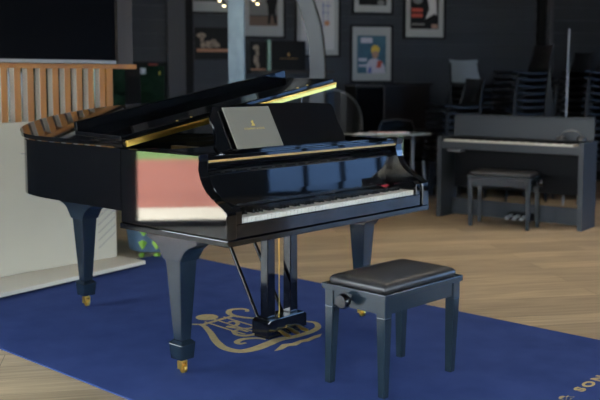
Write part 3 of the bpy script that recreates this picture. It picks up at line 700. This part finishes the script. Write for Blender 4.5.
# ------------------------------------------------------------------ digital piano
DL, DA = (1.3045, 8.4657), -.6557
DP = thing('digital_piano', 'blue-grey digital piano with raised key lid against the chair stacks', 'piano', (*DL, 0), DA)
DW = 1.414
def dbx(n, m, *a, bev=.003, par=None): return bx(n, m, par or DP, *a, bev=bev)
dbx('side_panel', 'digital', 0, .045, 0, .33, 0, .765); dbx('side_panel', 'digital', DW - .045, DW, 0, .33, 0, .765)
dbx('key_housing', 'digital', .0455, DW - .0455, .004, .33, .655, .725)
dbx('control_strip', 'digital_dark', .0455, DW - .0455, .19, .33, .7255, .765)
b = bm_(); lean([(.05, 0), (DW + .0, 0), (DW + .0, .195), (.05, .195)], .235, .7665, .12, .018, b); lidd = obj('key_lid', b, 'digital', DP)
b = bm_(); lean([(.05, 0), (DW, 0), (DW, .012), (.05, .012)], .235 + .195 * math.sin(.12) - .012, .7665 + .195 * math.cos(.12) + .002, .12, .03, b, bev=.002); obj('lid_lip', b, 'digital', lidd)
dbx('back_panel', 'digital_dark', .0455, DW - .0455, .27, .30, .27, .6545)
dbx('lower_board', 'digital', .0455, DW - .0455, .22, .245, .012, .165)
b = bm_(); box(b, .67, .89, .13, .2195, .02, .085, bev=.004); pdh = obj('pedal_housing', b, 'digital_dark', DP)
for k in range(3):
    b = bm_(); x = .71 + k * .07; tube(b, [(x, .14, .06), (x, .10, .062), (x, .04, .055), (x, .02, .045)], [.014, .018, .022, .018], 10, flat=.7); obj('pedal', b, 'silver', pdh)
dkw = (DW - .16) / 52; kx = .06
b = bm_(); box(b, .0006, dkw - .0006, .02, .165, .7256, .742); a0 = obj('white_key', b, 'ivory', DP); a0.location.x = kx
b = bm_(); box(b, -.005, .005, .075, .165, .7425, .753); c0 = obj('black_key', b, 'keyblack', DP); first = True
for i in range(52):
    if i: c = a0.copy(); COL.objects.link(c); c.parent = DP; c.location.x = kx + i * dkw
    if i % 7 in BPAT and i < 51:
        if first: c0.location.x = kx + (i + 1) * dkw; first = False
        else: c = c0.copy(); COL.objects.link(c); c.parent = DP; c.location.x = kx + (i + 1) * dkw
bx('control_box', 'grey_metal', DP, .10, .24, .01, .10, .63, .6545, bev=.003)
def D2W(x, y, z): return (DL[0] + x * math.cos(DA) - y * math.sin(DA), DL[1] + x * math.sin(DA) + y * math.cos(DA), z)
HPh = thing('headphones', 'black headphones lying on the right end of the digital piano', 'headphones', D2W(1.23, .19, .7655), DA + .2)
b = bm_(); lathe(b, [(.025, 0), (.042, .006), (.042, .030), (.030, .042)], (-.085, 0, 0), 18); obj('ear_cup', b, 'dark_cable', HPh)
b = bm_(); lathe(b, [(.025, 0), (.042, .006), (.042, .030), (.030, .042)], (.085, 0, 0), 18); obj('ear_cup', b, 'dark_cable', HPh)
b = bm_(); tube(b, [(-.085 * math.cos(t * PI / 8), .0, .040 + .055 * math.sin(t * PI / 8)) for t in range(9)], .010, 8, flat=.6); obj('headband', b, 'grey_metal', HPh)
o = D2W(.478, -.325, 0)
bench('digital_piano_bench', 'small black padded bench standing before the digital piano', (o[0], o[1], .0), DA + .09, .585, .30, .462, knob='right')
# ------------------------------------------------------------------ stacked chairs
def make_chair():
    c = thing('stacking_chair', '', 'chair')
    s = spline([(-.21, 0), (-.20, .012), (0, -.012), (.17, -.004), (.205, .03)], 5)       # depth, height
    def sheet(path, wf, th, z0, bow):
        b = bm_(); n = 7; rows = []
        for q in path:
            row = []
            for k in range(n): t = k / (n - 1) * 2 - 1; row.append((t * wf, q[0] + bow * (1 - t * t), z0 + q[1] + .012 * t * t))
            rows.append(row)
        top_ = [[b.verts.new(p) for p in r] for r in rows]; bot = [[b.verts.new((p[0], p[1] + .004, p[2] - th)) for p in r] for r in rows]
        m_, n_ = len(rows), n
        for i in range(m_ - 1):
            for k in range(n_ - 1):
                b.faces.new([top_[i][k], top_[i][k + 1], top_[i + 1][k + 1], top_[i + 1][k]]); b.faces.new([bot[i][k + 1], bot[i][k], bot[i + 1][k], bot[i + 1][k + 1]])
        for i in range(m_ - 1):
            b.faces.new([top_[i][0], top_[i + 1][0], bot[i + 1][0], bot[i][0]]); b.faces.new([top_[i + 1][-1], top_[i][-1], bot[i][-1], bot[i + 1][-1]])
        for k in range(n_ - 1):
            b.faces.new([top_[0][k + 1], top_[0][k], bot[0][k], bot[0][k + 1]]); b.faces.new([top_[-1][k], top_[-1][k + 1], bot[-1][k + 1], bot[-1][k]])
        return b
    obj('seat', sheet(s, .215, .016, .44, 0), 'chair', c, smooth=True)
    bk = spline([(.20, .0), (.222, .07), (.240, .15), (.262, .25)], 4)
    obj('backrest', sheet(bk, .20, .012, .48, .03), 'chair', c, smooth=True)
    for sx in (-1, 1):
        b = bm_(); tube(b, spline([(sx * .235, -.21, .0), (sx * .222, -.18, .38), (sx * .215, -.14, .43)], 4), .011, 8); obj('leg', b, 'chair_leg', c)
        b = bm_(); tube(b, spline([(sx * .235, .27, 0), (sx * .222, .20, .40), (sx * .205, .225, .56), (sx * .19, .255, .70)], 4), .011, 8); obj('leg', b, 'chair_leg', c)
    return c
proto = make_chair(); used = False
ORD = ['topmost', 'second from the top', 'third from the top', 'fourth from the top', 'fifth from the top', 'sixth from the top', 'seventh from the top', 'eighth from the top', 'ninth from the top', 'tenth from the top', 'eleventh from the top']
ORD += ['twelfth from the top', 'thirteenth from the top', 'fourteenth from the top']
STK = [(449, 9.6, -1.25, 9, 'in the leftmost stack behind the digital piano'), (480, 10.1, .45, 12, 'in the second stack from the left'),
       (514, 9.6, -1.3, 14, 'in the middle stack behind the digital piano'), (555, 9.9, -1.35, 13, 'in the stack beside the white pole'), (584, 9.55, -1.3, 14, 'in the tallest stack at far right')]
M['chair_lit'] = mat('pale_grey_tone', (.24, .27, .30), .3)  # window light on the top chair's black backrest, put into its colour
for si, (u, d, rz, n, wh) in enumerate(STK):
    x = (u - 300) / F * d; dirv = Vector((-math.sin(rz), math.cos(rz), 0))
    for i in range(n):
        c = proto if not used else copy_tree(proto); used = True
        c.location = (x + dirv.x * i * .006, d + dirv.y * i * .006, i * .072); c.rotation_euler = (0, 0, rz)
        c['label'] = 'black chair, %s %s' % (ORD[n - 1 - i], wh); c['group'] = 'black chairs stacked by the back wall'
        if si == 1 and i == n - 1:
            c['label'] = 'black chair with window light painted on its backrest, on top of the second stack from the left'
            for ch in list(bpy.data.objects):
                if ch.parent == c and ch.name.startswith('backrest'): ch.data = ch.data.copy(); ch.data.materials[0] = M['chair_lit']
PLE = thing('leaning_pole', 'thin white pole leaning among the chair stacks at the right', 'pole', ((565 - 300) / F * 9.2, 9.2, 0))
b = bm_(); tube(b, [(0, 0, 0), (.075, .18, 1.83)], .010, 10); obj('shaft', b, 'bag_white', PLE)
# ------------------------------------------------------------------ dark furniture behind the grand piano
UP = thing('upright_piano', 'dark upright piano standing against the back wall', 'piano', ((412 - 300) / F * 10.0, 10.0, 0), WA)
bx('case', 'upright', UP, -.29, .27, .15, .55, 0, 1.235, bev=.006); bx('key_shelf', 'upright', UP, -.29, .27, -.05, .1495, .60, .74, bev=.006)
bx('leg', 'upright', UP, -.28, -.22, -.04, .02, 0, .5995); bx('leg', 'upright', UP, .20, .26, -.04, .02, 0, .5995)
bx('top_board', 'upright', UP, -.31, .29, .12, .57, 1.2355, 1.262, bev=.004)
CB = thing('display_cabinet', 'black glazed cabinet with thin grey frame below the teal poster', 'cabinet', ((371 - 300) / F * 9.9, 9.9, 0), WA)
bx('body', 'trimblack', CB, -.16, .16, .05, .45, 0, 1.225); bx('top_edge', 'timber', CB, -.17, .175, .03, .47, 1.2255, 1.24)
bx('corner_post', 'timber', CB, .161, .175, .03, .05, 0, 1.225); bx('door', 'screen', CB, -.155, .155, .035, .0495, .05, 1.20)
CH = thing('rounded_armchair', 'black armchair with a curved grey tube frame behind the music desk', 'chair', ((340 - 300) / F * 9.6, 9.6, 0), .5)
b = bm_(); lathe(b, [(.16, .42), (.21, .44), (.21, .48), (.0, .49)], n=22); obj('seat', b, 'chair', CH)
b = bm_(); rows = []
for k in range(13):
    a = -.2 * PI + k / 12 * 1.25 * PI; hh = .76 + .42 * math.sin(max(0, min(1, k / 12)) * PI) ** .8
    rows.append([b.verts.new((r * math.cos(a), r * math.sin(a), z)) for r, z in ((.225, .50), (.235, hh), (.215, hh), (.205, .50))])
for i in range(12):
    for k in range(4): b.faces.new([rows[i][k], rows[i][(k + 1) % 4], rows[i + 1][(k + 1) % 4], rows[i + 1][k]])
b.faces.new(rows[0]); b.faces.new(rows[-1][::-1]); obj('backrest', b, 'chair', CH)
b = bm_(); tube(b, spline([(.236 * math.cos(-.2 * PI + k / 12 * 1.25 * PI), .236 * math.sin(-.2 * PI + k / 12 * 1.25 * PI), .765 + .42 * math.sin(k / 12 * PI) ** .8) for k in range(13)], 2), .011, 8); obj('tube_frame', b, 'grey_metal', CH)
for k in range(4):
    b = bm_(); a = PI / 4 + k * PI / 2; tube(b, [(.15 * math.cos(a), .15 * math.sin(a), .44), (.22 * math.cos(a), .22 * math.sin(a), 0)], .012, 8); obj('leg', b, 'grey_metal', CH)
# glass table
TX, TY = (386 - 300) / F * 9.0, 9.0
zt = H - (133 - 77.5) * 9.0 / F
TB = thing('glass_table', 'pale glass-topped table showing behind the right end of the piano', 'table', (TX, TY, 0), .12)
b = bm_(); prism(b, [(-.46, .0), (-.12, -.18), (.12, -.20), (.46, -.02), (.34, .22), (-.24, .24)], zt - .02, zt, bev=.004); obj('table_top', b, 'glass_top', TB)
for x, y in ((-.30, .04), (.13, -.12), (.30, .10), (-.1, .18)): b = bm_(); box(b, x - .016, x + .016, y - .016, y + .016, 0, zt - .0205, bev=.002); obj('leg', b, 'glass_edge' if x == .13 else 'grey_metal', TB)
bx('lower_shelf', 'dark_cable', TB, -.33, .28, -.12, .15, zt - .055, zt - .047)
MG = thing('magazine', 'red and cream magazine lying on the glass table', 'magazine', (TX + .02, TY + .02, zt + .0005), .2)
bx('pages', 'paper', MG, -.18, .20, -.10, .09, 0, .008); bx('front_page', 'mag_red', MG, -.18, .20, -.10, .09, .0082, .010)
LF = thing('leaflet', 'white leaflet on the left front edge of the glass table', 'leaflet', (TX - .20, TY - .16, zt + .0005), -.35)
bx('sheet', 'paper', LF, -.10, .09, -.12, .08, 0, .008)
TC = thing('clear_chair', 'smoky see-through chair standing behind the glass table', 'chair', ((400 - 300) / F * 9.75, 9.75, 0), WA)
b = bm_()
zz = H - (119.5 - 77.5) * 9.75 / F
prism(b, [(-.19, .50), (-.205, zz - .10), (-.17, zz - .02), (0, zz), (.17, zz - .02), (.205, zz - .10), (.19, .50)], .10, .112, 'y', bev=.003); bk = obj('backrest', b, 'smoke', TC)
b = bm_(); tube(b, [(-.19, .10, .5), (-.205, .10, zz - .10), (-.17, .10, zz - .02), (0, .10, zz), (.17, .10, zz - .02), (.205, .10, zz - .10), (.19, .10, .5)], .007, 8); obj('rim', b, 'grey_metal', TC)
bx('seat', 'smoke', TC, -.20, .20, -.30, .12, .44, .455, bev=.004)
for sx in (-1, 1):
    for y0, y1 in ((-.26, -.31), (.09, .12)): b = bm_(); tube(b, [(sx * .17, y0, .44), (sx * .20, y1, 0)], .012, 8); obj('leg', b, 'grey_metal', TC)
# ------------------------------------------------------------------ light
LN = 0
for x, y, e in ((.2, 7.2, 1), (2.0, 7.0, 1), (3.8, 7.6, 1), (1.2, 5.6, 1), (4.4, 4.5, 1), (4.9, 7.4, .8), (2.6, 3.4, .8), (4.6, 3.2, .8)):
    o = thing('ceiling_fill_light', 'added round ceiling fill light, ' + ['over the column end of the room', 'in front of the back wall, middle', 'nearest the digital piano', 'over the grand piano', 'right of the grand piano', 'by the right windows', 'over the front right of the rug', 'at the right front of the room'][LN], 'lamp', (x, y, HC - .045)); LN += 1  # out-of-view ceiling lamps added to brighten the floor
    b = bm_(); lathe(b, [(.13, .0), (.15, .0), (.15, .0445), (.13, .0445)], n=24); obj('housing', b, 'trimblack', o)  # housing of the added fill light
    l = bpy.data.lights.new('fill_light', 'AREA'); l.shape = 'DISK'; l.size = .10; l.energy = 3.8 * e; l.color = (1, .90, .76); l.spread = math.radians(120); lo_ = bpy.data.objects.new('fill_light', l); COL.objects.link(lo_); lo_.location = (x, y, HC - .05)
w = bpy.data.worlds.new('sky'); S.world = w; w.use_nodes = True; nt = w.node_tree
bg = nt.nodes['Background']; bg.inputs['Color'].default_value = (.84, .92, 1.0, 1); bg.inputs['Strength'].default_value = 6.0
su = bpy.data.lights.new('sun', 'SUN'); su.energy = 22; su.angle = .02; su.color = (1, .93, .82); so = bpy.data.objects.new('sun', su); COL.objects.link(so)
so.rotation_euler = (math.radians(35), 0, math.radians(180))
S.view_settings.view_transform = 'Standard'; S.view_settings.look = 'None'; S.view_settings.exposure = 1.6; S.view_settings.gamma = 1; S.view_settings.use_curve_mapping = False
S.cycles.max_bounces = 8; S.cycles.diffuse_bounces = 4; S.cycles.glossy_bounces = 5; S.cycles.transparent_max_bounces = 8
